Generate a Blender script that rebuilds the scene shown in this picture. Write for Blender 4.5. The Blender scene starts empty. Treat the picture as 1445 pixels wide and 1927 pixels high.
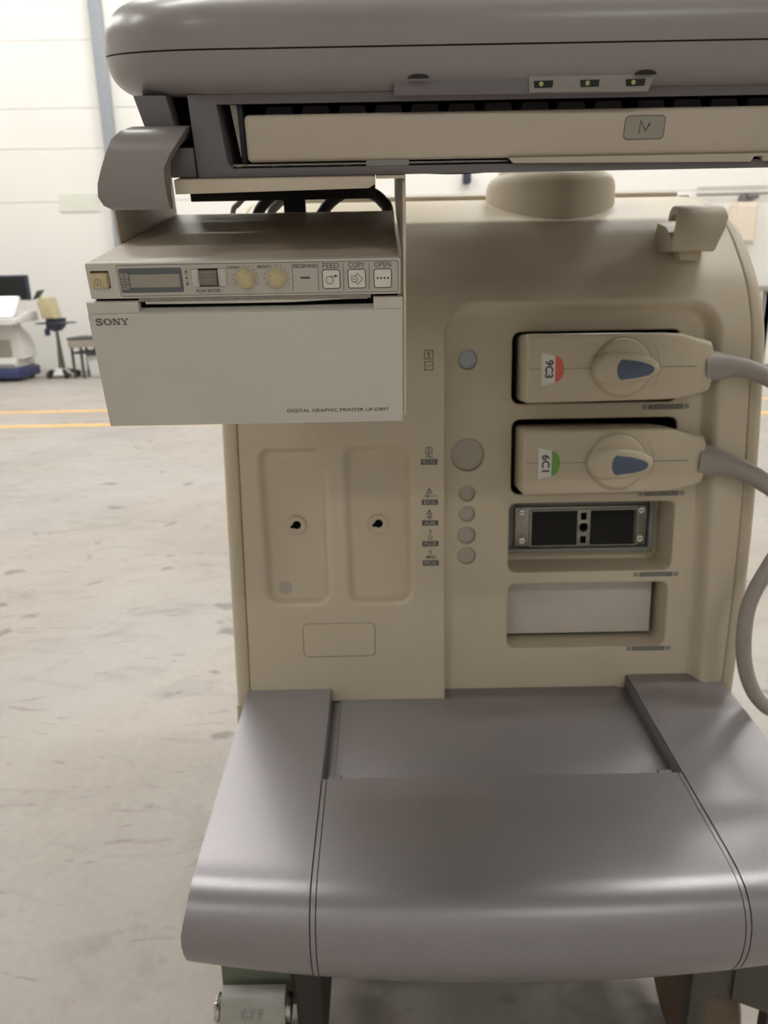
import bpy, bmesh, math, random
from math import sin, cos, pi, radians as rad, sqrt
from mathutils import Vector, Matrix
from mathutils.geometry import tessellate_polygon
random.seed(7)
SC = bpy.context.scene
COL = SC.collection

# ------------------------------------------------------------------ camera
PITCH, ROLL, CAMH = 16.5, 1.05, 0.80
cam = bpy.data.cameras.new('camera')
cam.sensor_fit = 'VERTICAL'; cam.sensor_height = 36.0
cam.lens = 1400 / 1927 * 36.0
cam.clip_start = 0.02; cam.clip_end = 60
cam.dof.use_dof = True; cam.dof.focus_distance = 0.372; cam.dof.aperture_fstop = 16
camo = bpy.data.objects.new('camera', cam); COL.objects.link(camo)
p_, t_ = rad(PITCH), rad(ROLL)
F_ = Vector((0, cos(p_), -sin(p_))); U0 = Vector((0, sin(p_), cos(p_))); R0 = Vector((1, 0, 0))
R_ = R0 * cos(t_) - U0 * sin(t_); U_ = U0 * cos(t_) + R0 * sin(t_)
camo.matrix_world = Matrix(((R_.x, U_.x, -F_.x, 0), (R_.y, U_.y, -F_.y, 0), (R_.z, U_.z, -F_.z, CAMH), (0, 0, 0, 1)))
SC.camera = camo

# ------------------------------------------------------------------ light and exposure
w = bpy.data.worlds.new('world'); SC.world = w; w.use_nodes = True
w.node_tree.nodes['Background'].inputs[0].default_value = (1, 0.99, 0.97, 1)
w.node_tree.nodes['Background'].inputs[1].default_value = 0.15
SC.view_settings.view_transform = 'Standard'; SC.view_settings.look = 'None'
SC.view_settings.gamma = 1.0; SC.view_settings.use_curve_mapping = False
SC.view_settings.exposure = 0.0
LAMP_POWER = 52.0            # emission strength of the ceiling luminaires
# (x, y) of the luminaires under the hall ceiling
LAMPS = [(-5.2, 7.2), (-1.8, 7.2), (1.8, 7.2), (5.2, 7.2),
         (-5.2, 4.2), (-1.8, 4.2), (1.8, 4.2), (5.2, 4.2),
         (-5.2, 1.0), (-1.6, 1.0), (1.9, 1.0), (5.2, 1.0),
         (-3.0, -5.2), (2.2, -5.2)]  # last pair unseen, added to brighten the lower body and printer front

# ------------------------------------------------------------------ materials
def lin(c):
    return tuple(((v / 255) / 12.92 if v <= 10 else (((v / 255) + .055) / 1.055) ** 2.4) for v in c)
def mat(name, rgb, rough=.5, metal=0., var=.05, scale=30., bump=0., bscale=900., spec=.5, emit=None, coat=0.):
    m = bpy.data.materials.new(name); m.use_nodes = True
    nt = m.node_tree; b = nt.nodes['Principled BSDF']
    c = lin(rgb)
    b.inputs['Roughness'].default_value = rough; b.inputs['Metallic'].default_value = metal
    b.inputs['Specular IOR Level'].default_value = spec
    b.inputs['Coat Weight'].default_value = coat; b.inputs['Coat Roughness'].default_value = .25
    tc = nt.nodes.new('ShaderNodeTexCoord')
    n = nt.nodes.new('ShaderNodeTexNoise'); n.inputs['Scale'].default_value = scale; n.inputs['Detail'].default_value = 5
    nt.links.new(tc.outputs['Object'], n.inputs['Vector'])
    r = nt.nodes.new('ShaderNodeValToRGB')
    r.color_ramp.elements[0].position = .3; r.color_ramp.elements[1].position = .7
    r.color_ramp.elements[0].color = tuple(v * (1 - var) for v in c) + (1,)
    r.color_ramp.elements[1].color = tuple(min(1, v * (1 + var)) for v in c) + (1,)
    nt.links.new(n.outputs['Fac'], r.inputs[0]); nt.links.new(r.outputs[0], b.inputs['Base Color'])
    if bump:
        n2 = nt.nodes.new('ShaderNodeTexNoise'); n2.inputs['Scale'].default_value = bscale; n2.inputs['Detail'].default_value = 2
        nt.links.new(tc.outputs['Object'], n2.inputs['Vector'])
        bp = nt.nodes.new('ShaderNodeBump'); bp.inputs['Strength'].default_value = bump; bp.inputs['Distance'].default_value = .0004
        nt.links.new(n2.outputs['Fac'], bp.inputs['Height']); nt.links.new(bp.outputs[0], b.inputs['Normal'])
    if emit:
        b.inputs['Emission Color'].default_value = tuple(lin(emit[0])) + (1,); b.inputs['Emission Strength'].default_value = emit[1]
    return m
M = dict(
    body=mat('body_plastic', (204, 192, 169), .42, var=.02, bump=.12, bscale=1500),
    shell=mat('shell_plastic', (193, 181, 157), .42, var=.02, bump=.12, bscale=1500),
    conn=mat('connector_plastic', (198, 186, 162), .4, var=.02, bump=.1, bscale=1500),
    grey=mat('grey_console_plastic', (142, 136, 134), .36, var=.025, bump=.05, bscale=1500, coat=.35),
    dgrey=mat('dark_grey_plastic', (112, 107, 110), .5, var=.03, bump=.1),
    cream=mat('drawer_plastic', (190, 178, 162), .5, var=.03, scale=60, bump=.1),
    black=mat('black_plastic', (16, 16, 18), .6, var=.1),
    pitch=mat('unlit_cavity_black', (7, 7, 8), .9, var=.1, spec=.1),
    silver=mat('silver_paint', (150, 146, 149), .36, metal=.55, var=.03, scale=400, bump=.06, bscale=2500),
    metal=mat('dull_steel', (150, 146, 138), .38, metal=.9, var=.12, scale=200),
    chrome=mat('bright_steel', (205, 205, 200), .18, metal=1., var=.05),
    caster=mat('caster_grey_paint', (152, 151, 144), .45, var=.06, scale=50),
    casterdark=mat('caster_green_grey', (98, 104, 88), .5, var=.08, scale=40),
    casterbrown=mat('caster_dark_paint', (78, 74, 66), .5, var=.06, scale=40),
    wheelbrown=mat('wheel_brown', (112, 94, 76), .6, var=.1, scale=30),
    rubber=mat('dark_rubber', (52, 48, 44), .7, var=.08),
    prn=mat('printer_plastic', (204, 201, 190), .5, var=.025, scale=25, bump=.14, bscale=1400),
    prntop=mat('printer_cover_paint', (190, 180, 165), .45, var=.05, scale=18, bump=.1),
    ctrl=mat('control_plate', (188, 184, 174), .45, var=.02),
    button=mat('button_white', (222, 218, 208), .45, var=.01),
    yellowed=mat('yellowed_plastic', (198, 184, 146), .45, var=.08, scale=300),
    lcdf=mat('display_frame', (96, 97, 104), .4, var=.02),
    lcd=mat('display_glass', (158, 154, 142), .2, var=.01),
    wheelg=mat('jog_wheel_grey', (134, 124, 116), .4, var=.06, scale=300),
    ink=mat('print_ink', (70, 68, 66), .6, var=.02),
    inks=mat('logo_ink', (104, 102, 95), .5, var=.02),
    label=mat('label_grey', (74, 77, 78), .6, var=.02),
    knobmark=mat('knob_mark_brown', (150, 136, 104), .6, var=.04),
    joint=mat('joint_shadow_grey', (104, 98, 88), .7, var=.02),
    labelm=mat('label_mid_grey', (108, 109, 108), .6, var=.02),
    labell=mat('label_light_grey', (158, 152, 140), .6, var=.02),
    bluecap=mat('blue_grey_cap', (176, 188, 196), .4, var=.02),
    greycap=mat('grey_cap', (182, 174, 162), .5, var=.02),
    bluegrey=mat('blue_grey_frame', (136, 138, 136), .5, var=.03),
    padblk=mat('contact_pad_black', (14, 12, 11), .7, var=.3, scale=800, bump=.3),
    white=mat('white_plastic', (226, 224, 220), .45, var=.02),
    whiteb=mat('blank_plate_white', (206, 198, 190), .5, var=.02),
    blue=mat('slate_blue_insert', (84, 99, 122), .45, var=.04, scale=100),
    red=mat('label_red', (222, 104, 92), .5, var=.03),
    green=mat('label_green', (112, 168, 72), .5, var=.03),
    paperl=mat('label_white', (226, 224, 216), .6, var=.02),
    cable=mat('grey_cable', (158, 150, 144), .45, var=.03, bump=.1),
    cableb=mat('black_cable', (20, 20, 22), .4, var=.1),
    sheet=mat('bracket_paint', (202, 190, 170), .45, var=.03, bump=.06),
    paper=mat('print_paper', (214, 208, 198), .6, var=.02),
    sticker=mat('sticker_grey', (152, 148, 136), .5, var=.03),
    led=mat('led_yellow', (176, 174, 118), .3, var=.1),
    navy=mat('navy_plastic', (44, 52, 74), .5, var=.05),
    navyb=mat('navy_blue_base', (58, 66, 108), .5, var=.05),
    wall=mat('wall_paint', (242, 240, 235), .7, var=.012, scale=1.2),
    yellow=mat('yellow_line_paint', (236, 190, 120), .6, var=.12, scale=12),
    column=mat('column_steel_grey', (150, 156, 162), .5, var=.05),
    ceil=mat('ceiling_white', (188, 186, 180), .8, var=.02, scale=1),
    peach=mat('peach_panel', (232, 218, 202), .6, var=.02),
    notice=mat('notice_pale', (228, 229, 218), .6, var=.03, scale=8),
    tan=mat('tan_plastic', (196, 184, 146), .5, var=.05),
    lamp=mat('lamp_diffuser', (240, 240, 235), .5, emit=((253, 252, 249), LAMP_POWER)),
    lampb=mat('lamp_housing', (200, 200, 200), .5),
    screen=mat('lit_screen', (240, 245, 245), .3, emit=((235, 245, 245), 1.2)),
)
# concrete floor: mottled grey-beige with dark spots, smears and rusty traces
def floor_mat():
    m = bpy.data.materials.new('concrete'); m.use_nodes = True
    nt = m.node_tree; N = nt.nodes; L = nt.links; b = N['Principled BSDF']
    tc = N.new('ShaderNodeTexCoord')
    def noise(s, d=6, r=.55, dist=0., st=(1, 1, 1)):
        mp = N.new('ShaderNodeMapping'); mp.inputs['Scale'].default_value = st
        L.new(tc.outputs['Object'], mp.inputs[0])
        n = N.new('ShaderNodeTexNoise'); n.inputs['Scale'].default_value = s; n.inputs['Detail'].default_value = d
        n.inputs['Roughness'].default_value = r; n.inputs['Distortion'].default_value = dist
        L.new(mp.outputs[0], n.inputs['Vector']); return n.outputs['Fac']
    def ramp(x, stops):
        r = N.new('ShaderNodeValToRGB')
        while len(r.color_ramp.elements) < len(stops): r.color_ramp.elements.new(.5)
        for e, (p, c) in zip(r.color_ramp.elements, stops): e.position = p; e.color = tuple(c) + (1,)
        L.new(x, r.inputs[0]); return r.outputs[0]
    def mix(fac, a, c, mode='MIX'):
        x = N.new('ShaderNodeMix'); x.data_type = 'RGBA'; x.blend_type = mode
        if isinstance(fac, float): x.inputs[0].default_value = fac
        else: L.new(fac, x.inputs[0])
        L.new(a, x.inputs[6])
        if isinstance(c, tuple): x.inputs[7].default_value = c + (1,)
        else: L.new(c, x.inputs[7])
        return x.outputs[2]
    base = ramp(noise(2.2, 8, .6), [(.3, lin((170, 164, 157))), (.5, lin((182, 177, 170))), (.72, lin((190, 187, 182)))])
    tint = ramp(noise(.9, 3), [(.35, lin((240, 232, 224))), (.65, lin((236, 237, 240)))])
    c = mix(.75, base, tint, 'MULTIPLY')
    grain = ramp(noise(70, 6, .7), [(.3, (.84,) * 3), (.6, (1,) * 3)])
    c = mix(.55, c, grain, 'MULTIPLY')
    sm = ramp(noise(4.5, 5, .6, 1.2, (1, 2.2, 1)), [(.54, (0,) * 3), (.74, (.5,) * 3)])
    c = mix(sm, c, lin((128, 122, 118)))
    spots = ramp(noise(11, 2, .4, .3), [(.665, (0,) * 3), (.73, (.6,) * 3)])
    c = mix(spots, c, lin((104, 100, 100)))
    scr = ramp(noise(7, 4, .5, 2.0, (.9, 3.5, 1)), [(.64, (0,) * 3), (.70, (.42,) * 3)])
    c = mix(scr, c, lin((120, 104, 94)))
    rust = ramp(noise(5.3, 6, .7, .6, (1.3, 1, 1)), [(.64, (0,) * 3), (.78, (.45,) * 3)])
    c = mix(rust, c, lin((150, 118, 104)))
    L.new(c, b.inputs['Base Color']); b.inputs['Roughness'].default_value = .55
    bp = N.new('ShaderNodeBump'); bp.inputs['Strength'].default_value = .15; bp.inputs['Distance'].default_value = .002
    L.new(noise(60, 5), bp.inputs['Height']); L.new(bp.outputs[0], b.inputs['Normal'])
    return m
M['floor'] = floor_mat()

# ------------------------------------------------------------------ frames (mm -> world metres)
def FR(tilt, o):
    t = rad(tilt)
    return Matrix(((.001, 0, 0, o[0]), (0, .001 * cos(t), -.001 * sin(t), o[1]), (0, .001 * sin(t), .001 * cos(t), o[2]), (0, 0, 0, 1)))
FA = FR(12, (-0.14399, 0.38436, 0.81596))      # console, bracket and printer: nose down 12 degrees
FB = FR(-4, (0.06117, 0.70968, 0.37909))       # machine body: leans back 4 degrees
FP = FR(3, (-0.14603, 0.71066, 0.39306))       # foot platform: falls 3 degrees to the front
FW = Matrix.Scale(.001, 4)                     # upright, mm
FM = Matrix.Identity(4)                        # upright, m

# ------------------------------------------------------------------ mesh builder
class MB:
    def __init__(s): s.v = []; s.f = []
    def add(s, vs, fs):
        o = len(s.v); s.v += [Vector(v) for v in vs]; s.f += [[i + o for i in f] for f in fs]; return s
    def bm(s, b):
        b.verts.index_update(); s.add([v.co.copy() for v in b.verts], [[v.index for v in f.verts] for f in b.faces]); b.free(); return s
    def box(s, x0, x1, y0, y1, z0, z1, r=0., seg=2):
        b = bmesh.new(); bmesh.ops.create_cube(b, size=1)
        for v in b.verts:
            v.co = Vector(((x0 + x1) / 2 + v.co.x * (x1 - x0), (y0 + y1) / 2 + v.co.y * (y1 - y0), (z0 + z1) / 2 + v.co.z * (z1 - z0)))
        if r: bmesh.ops.bevel(b, geom=b.edges[:], offset=r, segments=seg, profile=.5, affect='EDGES', clamp_overlap=True)
        return s.bm(b)
    def prism(s, poly, axis, a0, a1, r=0., seg=2, rall=False):
        """2-D polygon extruded along an axis (x: poly=(y,z), y: poly=(x,z), z: poly=(x,y))"""
        def P(q, a): return {'x': (a, q[0], q[1]), 'y': (q[0], a, q[1]), 'z': (q[0], q[1], a)}[axis]
        b = bmesh.new(); n = len(poly)
        A = [b.verts.new(P(q, a0)) for q in poly]; B = [b.verts.new(P(q, a1)) for q in poly]
        b.faces.new(A); b.faces.new(B[::-1])
        for i in range(n): b.faces.new((A[i], B[i], B[(i + 1) % n], A[(i + 1) % n]))
        bmesh.ops.recalc_face_normals(b, faces=b.faces)
        if r:
            ed = b.edges[:] if rall else [e for e in b.edges if abs(e.verts[0].co['xyz'.index(axis)] - e.verts[1].co['xyz'.index(axis)]) < 1e-6]
            bmesh.ops.bevel(b, geom=ed, offset=r, segments=seg, profile=.5, affect='EDGES', clamp_overlap=True)
        return s.bm(b)
    def loft(s, rings, cap0=True, cap1=True, closed=True):
        n = len(rings[0]); vs = [q for r in rings for q in r]; fs = []
        for i in range(len(rings) - 1):
            for j in range(n if closed else n - 1):
                k = (j + 1) % n; fs.append([i * n + j, i * n + k, (i + 1) * n + k, (i + 1) * n + j])
        if cap0: fs.append(list(range(n))[::-1])
        if cap1: fs.append([(len(rings) - 1) * n + j for j in range(n)])
        return s.add(vs, fs)
    def lathe(s, prof, o, axis='y', n=32):
        """prof: (radius, position along axis)"""
        rings = []
        for r, a in prof:
            ring = []
            for k in range(n):
                c, d = r * cos(2 * pi * k / n), r * sin(2 * pi * k / n)
                ring.append({'y': (o[0] + c, o[1] + a, o[2] + d), 'x': (o[0] + a, o[1] + c, o[2] + d), 'z': (o[0] + c, o[1] + d, o[2] + a)}[axis])
            rings.append(ring)
        return s.loft(rings)
    def tube(s, pts, rad_, n=14, sub=8):
        pts = [Vector(p) for p in pts]; R = rad_ if isinstance(rad_, (list, tuple)) else [rad_] * len(pts)
        P = []; Q = []
        for i in range(len(pts) - 1):
            a, b, c, d = pts[max(i - 1, 0)], pts[i], pts[i + 1], pts[min(i + 2, len(pts) - 1)]
            for k in range(sub):
                t = k / sub
                P.append(.5 * (2 * b + (c - a) * t + (2 * a - 5 * b + 4 * c - d) * t * t + (3 * b - a - 3 * c + d) * t ** 3)); Q.append(R[i] + (R[i + 1] - R[i]) * t)
        P.append(pts[-1]); Q.append(R[-1])
        rings = []; up = Vector((.13, .77, .62))
        for i, p in enumerate(P):
            d = (P[min(i + 1, len(P) - 1)] - P[max(i - 1, 0)]).normalized()
            u = (up - d * up.dot(d)).normalized(); v = d.cross(u); up = u
            rings.append([p + (u * cos(2 * pi * k / n) + v * sin(2 * pi * k / n)) * Q[i] for k in range(n)])
        return s.loft(rings)
    # flat print on a plane y = const (mm), drawn in (x, z)
    def ribbon(s, pts, wd, y, closed=False):
        pts = [Vector(p) for p in pts]; n = len(pts); vs = []; fs = []
        for i in range(n):
            a = pts[(i - 1) % n] if (closed or i) else pts[i]; c = pts[(i + 1) % n] if (closed or i < n - 1) else pts[i]
            d1 = (pts[i] - a).normalized() if (pts[i] - a).length else (c - pts[i]).normalized()
            d2 = (c - pts[i]).normalized() if (c - pts[i]).length else d1
            t = (d1 + d2); t = t.normalized() if t.length > 1e-6 else d1
            nn = Vector((-t.y, t.x)); k = 1 / max(.4, abs(nn.dot(Vector((-d1.y, d1.x)))))
            a1 = pts[i] + nn * wd / 2 * k; b1 = pts[i] - nn * wd / 2 * k
            vs += [(a1.x, y, a1.y), (b1.x, y, b1.y)]
        for i in range(n if closed else n - 1):
            j = (i + 1) % n; fs.append([2 * i, 2 * i + 1, 2 * j + 1, 2 * j])
        return s.add(vs, fs)
    def poly(s, pts, y, holes=()):
        loops = [[Vector((p[0], p[1], 0)) for p in pts]] + [[Vector((p[0], p[1], 0)) for p in h] for h in holes]
        tri = tessellate_polygon(loops); flat = [v for l in loops for v in l]
        return s.add([(v.x, y, v.y) for v in flat], [list(t) for t in tri])
    def rect(s, x0, x1, z0, z1, y): return s.add([(x0, y, z0), (x1, y, z0), (x1, y, z1), (x0, y, z1)], [[0, 1, 2, 3]])
    def disc(s, x, z, r, y, n=20, rx=None): return s.poly([(x + (rx or r) * cos(2 * pi * k / n), z + r * sin(2 * pi * k / n)) for k in range(n)], y)
    def ring(s, x, z, r, wd, y, n=28): return s.ribbon([(x + r * cos(2 * pi * k / n), z + r * sin(2 * pi * k / n)) for k in range(n)], wd, y, True)
    def text(s, t, x0, x1, z0, z1, y, rot=False, bold=0.):
        vs, fs = text_mesh(t, bold)
        a0 = min(v[0] for v in vs); a1 = max(v[0] for v in vs); b0 = min(v[1] for v in vs); b1 = max(v[1] for v in vs)
        out = []
        for vx, vy in vs:
            u, q = (vx - a0) / (a1 - a0), (vy - b0) / (b1 - b0)
            out.append((x0 + q * (x1 - x0), y, z1 - u * (z1 - z0)) if rot else (x0 + u * (x1 - x0), y, z0 + q * (z1 - z0)))
        return s.add(out, fs)
_tc = {}
def text_mesh(t, bold):
    if (t, bold) in _tc: return _tc[(t, bold)]
    c = bpy.data.curves.new('t', 'FONT'); c.body = t; c.size = 1; c.offset = bold; c.resolution_u = 4
    o = bpy.data.objects.new('t', c); COL.objects.link(o)
    dg = bpy.context.evaluated_depsgraph_get(); me = o.evaluated_get(dg).to_mesh()
    r = ([(v.co.x, v.co.y) for v in me.vertices], [list(p.vertices) for p in me.polygons])
    o.evaluated_get(dg).to_mesh_clear(); bpy.data.objects.remove(o); bpy.data.curves.remove(c)
    _tc[(t, bold)] = r; return r

def put(name, mb, m, parent=None, fr=FM, smooth=True, angle=35, recalc=True):
    """link a builder as ONE mesh object; top-level meshes get their origin at the base of the mesh"""
    vs = [fr @ v for v in mb.v]
    if parent is None:
        xs = [v.x for v in vs]; ys = [v.y for v in vs]; zs = [v.z for v in vs]
        org = Vector(((min(xs) + max(xs)) / 2, (min(ys) + max(ys)) / 2, min(zs)))
    else: org = Vector(parent['base'])
    me = bpy.data.meshes.new(name); me.from_pydata([v - org for v in vs], [], mb.f)
    if recalc:
        b = bmesh.new(); b.from_mesh(me); bmesh.ops.recalc_face_normals(b, faces=b.faces); b.to_mesh(me); b.free()
    me.materials.append(M[m] if isinstance(m, str) else m)
    if smooth:
        me.polygons.foreach_set('use_smooth', [True] * len(me.polygons))
        try: me.set_sharp_from_angle(angle=rad(angle))
        except Exception: pass
    me.update()
    o = bpy.data.objects.new(name, me); COL.objects.link(o)
    if parent is None: o.location = org
    else: o.parent = parent
    o['base'] = tuple(org)
    if name in ('lettering', 'port_symbol', 'symbol_plate', 'knob_mark', 'screw_slot', 'mode_tile'): o['kind'] = 'stuff'
    return o
def thing(name, label, cat, base, group=None):
    o = bpy.data.objects.new(name, None); COL.objects.link(o); o.location = base; o.empty_display_size = .05
    o['base'] = tuple(base); o['label'] = label; o['category'] = cat
    if group: o['group'] = group
    return o
def tag(o, label, cat, group=None):
    o['label'] = label; o['category'] = cat
    if group: o['group'] = group
    return o
def struct(name, mb, m, parent=None, **k):
    o = put(name, mb, m, parent, **k)
    if parent is None: o['kind'] = 'structure'
    return o
def lab(o, t): o['label'] = t; return o
def rrect(x0, x1, z0, z1, r, n=5):
    out = []
    for cx, cz, a in ((x1 - r, z1 - r, 0), (x0 + r, z1 - r, 90), (x0 + r, z0 + r, 180), (x1 - r, z0 + r, 270)):
        out += [(cx + r * cos(rad(a + 90 * k / n)), cz + r * sin(rad(a + 90 * k / n))) for k in range(n + 1)]
    return out
def circ(x, z, r, n=24): return [(x + r * cos(2 * pi * k / n), z + r * sin(2 * pi * k / n)) for k in range(n)]
def sstep(a, b, x):
    t = max(0., min(1., (x - a) / (b - a))); return t * t * (3 - 2 * t)

# ================================================================== the hall
YB = 8.6
struct('floor', MB().box(-9, 9, -8, YB + .1, -.1, 0), 'floor', smooth=False)
wb = struct('wall_back', MB().box(-9, 9, YB + .02, YB + .2, 0, 5), 'wall', smooth=False)
zz = [0, 1.78, 2.3, 2.68, 3.3, 4.0, 5.0]
for a, b in zip(zz[:-1], zz[1:]):
    put('panel', MB().box(-9, 9, YB, YB + .03, a + .002, b - .002, .002, 1), 'wall', wb, smooth=False)
struct('wall_left', MB().box(-9.2, -9, -8, YB + .2, 0, 5), 'wall', smooth=False)
struct('wall_right', MB().box(9, 9.2, -8, YB + .2, 0, 5), 'wall', smooth=False)
struct('wall_front', MB().box(-9.2, 9.2, -8.2, -8, 0, 5), 'wall', smooth=False)
struct('ceiling', MB().box(-9.2, 9.2, -8.2, YB + .2, 5, 5.1), 'ceil', smooth=False)
struct('trim_1', MB().box(-9, 9, 4.76, 4.86, 0, .002), 'yellow', smooth=False)
struct('trim_2', MB().box(-9, 9, 5.40, 5.48, 0, .002), 'yellow', smooth=False)
tag(put('steel_column', MB().box(-2.83, -2.72, YB - .14, YB - .02, 0, 5, .01, 1), 'column'), 'slim blue-grey steel column standing against the bare cream wall', 'column')
# luminaires
for i, (x, y) in enumerate(LAMPS):
    row = ('nearest the back wall', 'in the middle of the hall', 'straight above the machine', 'added behind the camera')[i // 4]; pl = ('left', 'right')[i - 12] if i > 11 else ('leftmost', 'second from left', 'second from right', 'rightmost')[i % 4]
    t = thing('ceiling_light', 'ceiling strip lamp, %s of the row %s' % (pl, row), 'lamp', (x, y, 4.9), 'strip lamps under the ceiling')
    put('lamp_housing', MB().box(x - .75, x + .75, y - .15, y + .15, 4.9, 5.0, .01, 1), 'lampb', t)
    put('diffuser', MB().box(x - .72, x + .72, y - .12, y + .12, 4.875, 4.9), 'lamp', t, smooth=False)
# fittings on the back wall at the right
tag(put('wall_conduit', MB().tube([(3.4, YB - .03, 1.74), (6.5, YB - .03, 1.76)], .010, 10, 1).tube([(3.4, YB - .03, 1.80), (6.5, YB - .03, 1.82)], .006, 8, 1), 'labell'),
    'pair of thin grey conduits running along the wall behind the cream hook', 'conduit')
tag(put('wall_bracket', MB().box(3.86, 3.92, YB - .12, YB - .01, 1.52, 1.72, .01, 1).box(3.88, 4.04, YB - .12, YB - .01, 1.68, 1.72, .01, 1), 'dgrey'),
    'dark angle bracket on the wall under the conduits', 'bracket')
tag(put('wall_bracket', MB().box(.90, .98, YB - .12, YB - .01, 1.88, 2.0, .01, 1), 'navy'), 'small dark bracket on the wall left of the round neck', 'bracket')
t = thing('wall_cabinet', 'pale peach cabinet on the wall beside the machine right edge', 'cabinet', (3.9, YB - .12, 1.22))
put('body', MB().box(3.78, 4.02, YB - .16, YB - .01, 1.22, 1.64, .012, 1), 'peach', t)
put('door', MB().box(3.80, 4.00, YB - .175, YB - .16, 1.25, 1.61, .006, 1), 'peach', t)
t = thing('workbench', 'pale workbench standing along the back wall at the right', 'workbench', (5.1, 8.0, 0))
put('worktop', MB().box(3.75, 6.6, 7.55, 8.5, .74, .79, .008, 1), 'labell', t)
put('front_board', MB().box(3.8, 6.55, 7.62, 7.66, .03, .74), 'wall', t, smooth=False)
for x in (3.8, 6.48): put('leg', MB().box(x, x + .07, 7.62, 7.70, 0, .74, .006, 1), 'white', t)
tag(put('notice_strip', MB().box(-3.42, -3.0, YB - .01, YB, 1.68, 1.86, .002, 1), 'notice'), 'faint pale grey notice strip on the wall left of the printer', 'notice')

# ---- white ultrasound cart far left
def far_cart():
    t = thing('ultrasound_cart', 'white ultrasound cart with black monitor standing far left by the wall', 'medical cart', (-3.85, 7.8, 0))
    put('base', MB().box(-4.25, -3.60, 7.5, 8.0, .03, .13, .02, 2), 'navyb', t)
    put('base_cover', MB().prism([(7.55, .13), (7.5, .18), (7.6, .24), (8.0, .24), (8.0, .13)], 'x', -4.2, -3.64, .02), 'white', t)
    rings = []
    for z, h, d in ((.22, .21, .16), (.34, .20, .16), (.44, .17, .14), (.52, .12, .1), (.66, .10, .08)):
        rings.append([(-3.79 + a * h, 7.75 + b * d, z) for a, b in ((-1, -1), (1, -1), (1, 1), (-1, 1))])
    put('column', MB().loft(rings), 'white', t)
    put('front_grille', MB().box(-3.90, -3.68, 7.575, 7.60, .24, .40, .01, 1), 'labell', t)
    put('console', MB().prism([(7.35, .56), (7.35, .61), (7.7, .68), (7.9, .68), (7.9, .58)], 'x', -4.3, -3.50, .02), 'white', t)
    k = put('touch_screen', MB().prism([(7.40, .63), (7.42, .65), (7.58, .82), (7.60, .79)], 'x', -4.25, -3.52, .01), 'white', t)
    put('lit_pane', MB().prism([(7.395, .64), (7.405, .65), (7.56, .815), (7.565, .805)], 'x', -4.22, -3.54), 'screen', k, smooth=False)
    put('monitor_arm', MB().box(-3.95, -3.85, 7.7, 7.8, .6, .9, .01, 1), 'labell', t)
    k = put('monitor', MB().box(-4.25, -3.47, 7.68, 7.74, .78, 1.02, .012, 2), 'navy', t)
    put('screen_glass', MB().box(-4.23, -3.49, 7.675, 7.68, .80, 1.0), 'black', k, smooth=False)
    put('back_cover', MB().box(-4.3, -4.0, 7.85, 8.1, .1, .66, .03), 'navy', t)
    for x in (-4.15, -3.68):
        for y in (7.56, 7.94): put('wheel', MB().lathe([(.04, -.02), (.045, 0), (.04, .02)], (x, y, .045), 'x', 12), 'rubber', t)
far_cart()
def far_stand():
    t = thing('monitor_stand', 'slim rolling stand carrying a tilted tan monitor by the wall', 'equipment stand', (-3.32, 7.85, 0))
    put('pole', MB().lathe([(.035, .08), (.028, .2), (.012, .5)], (-3.315, 7.85, 0), 'z', 12), 'casterdark', t)
    put('hub', MB().lathe([(.11, .04), (.10, .07), (.04, .10)], (-3.33, 7.85, 0), 'z', 16), 'wall', t)
    for k in range(5):
        a = 2 * pi * k / 5 + .3; e = (-3.315 + .155 * cos(a), 7.85 + .155 * sin(a))
        lg = put('leg', MB().tube([(-3.315, 7.85, .075), (e[0], e[1], .06)], [.025, .016], 8, 2), 'black', t)
        put('wheel', MB().lathe([(.03, -.015), (.035, 0), (.03, .015)], (e[0], e[1], .036), 'x', 10), 'rubber', lg)
    put('tray', MB().box(-3.47, -3.15, 7.72, 7.98, .545, .56, .005, 1), 'label', t)
    put('tray_bracket', MB().prism([(-3.38, .50), (-3.30, .47), (-3.25, .52), (-3.24, .60), (-3.37, .60)], 'y', 7.74, 7.95, .01).box(-3.40, -3.36, 7.74, 7.8, .43, .50, .01, 1), 'navy', t)
    put('monitor', MB().prism([(-3.42, .76), (-3.39, .60), (-3.265, .60), (-3.30, .80), (-3.38, .81)], 'y', 7.7, 7.92, .015), 'tan', t)
    put('side_screen', MB().prism([(-3.50, .78), (-3.43, .80), (-3.37, .88), (-3.44, .87)], 'y', 7.8, 7.83, .005), 'label', t)
far_stand()
t = thing('side_table', 'low grey metal table standing beside the tan monitor stand', 'table', (-2.95, 7.9, 0))
put('table_top', MB().box(-3.17, -2.6, 7.7, 8.15, .385, .41, .006, 1), 'label', t)
put('shelf', MB().box(-3.15, -2.62, 7.72, 8.13, .245, .265, .004, 1), 'label', t)
put('apron', MB().box(-3.16, -2.61, 7.70, 7.715, .31, .385), 'labell', t, smooth=False)
for x in (-3.15, -3.06, -2.64):
    for y in (7.72, 8.10): put('leg', MB().box(x, x + .022, y, y + .022, 0, .39), 'label', t, smooth=False)
tag(put('storage_bin', MB().prism([(-3.0, .002), (-2.70, .002), (-2.67, .23), (-3.03, .23)], 'y', 7.78, 8.08, .01), 'white'), 'white bin standing under the low grey table', 'bin')

# ================================================================== the machine
UM = thing('ultrasound_machine', 'large beige and grey ultrasound machine with footrest filling the foreground', 'ultrasound machine', (.104, .95, 0))

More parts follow.
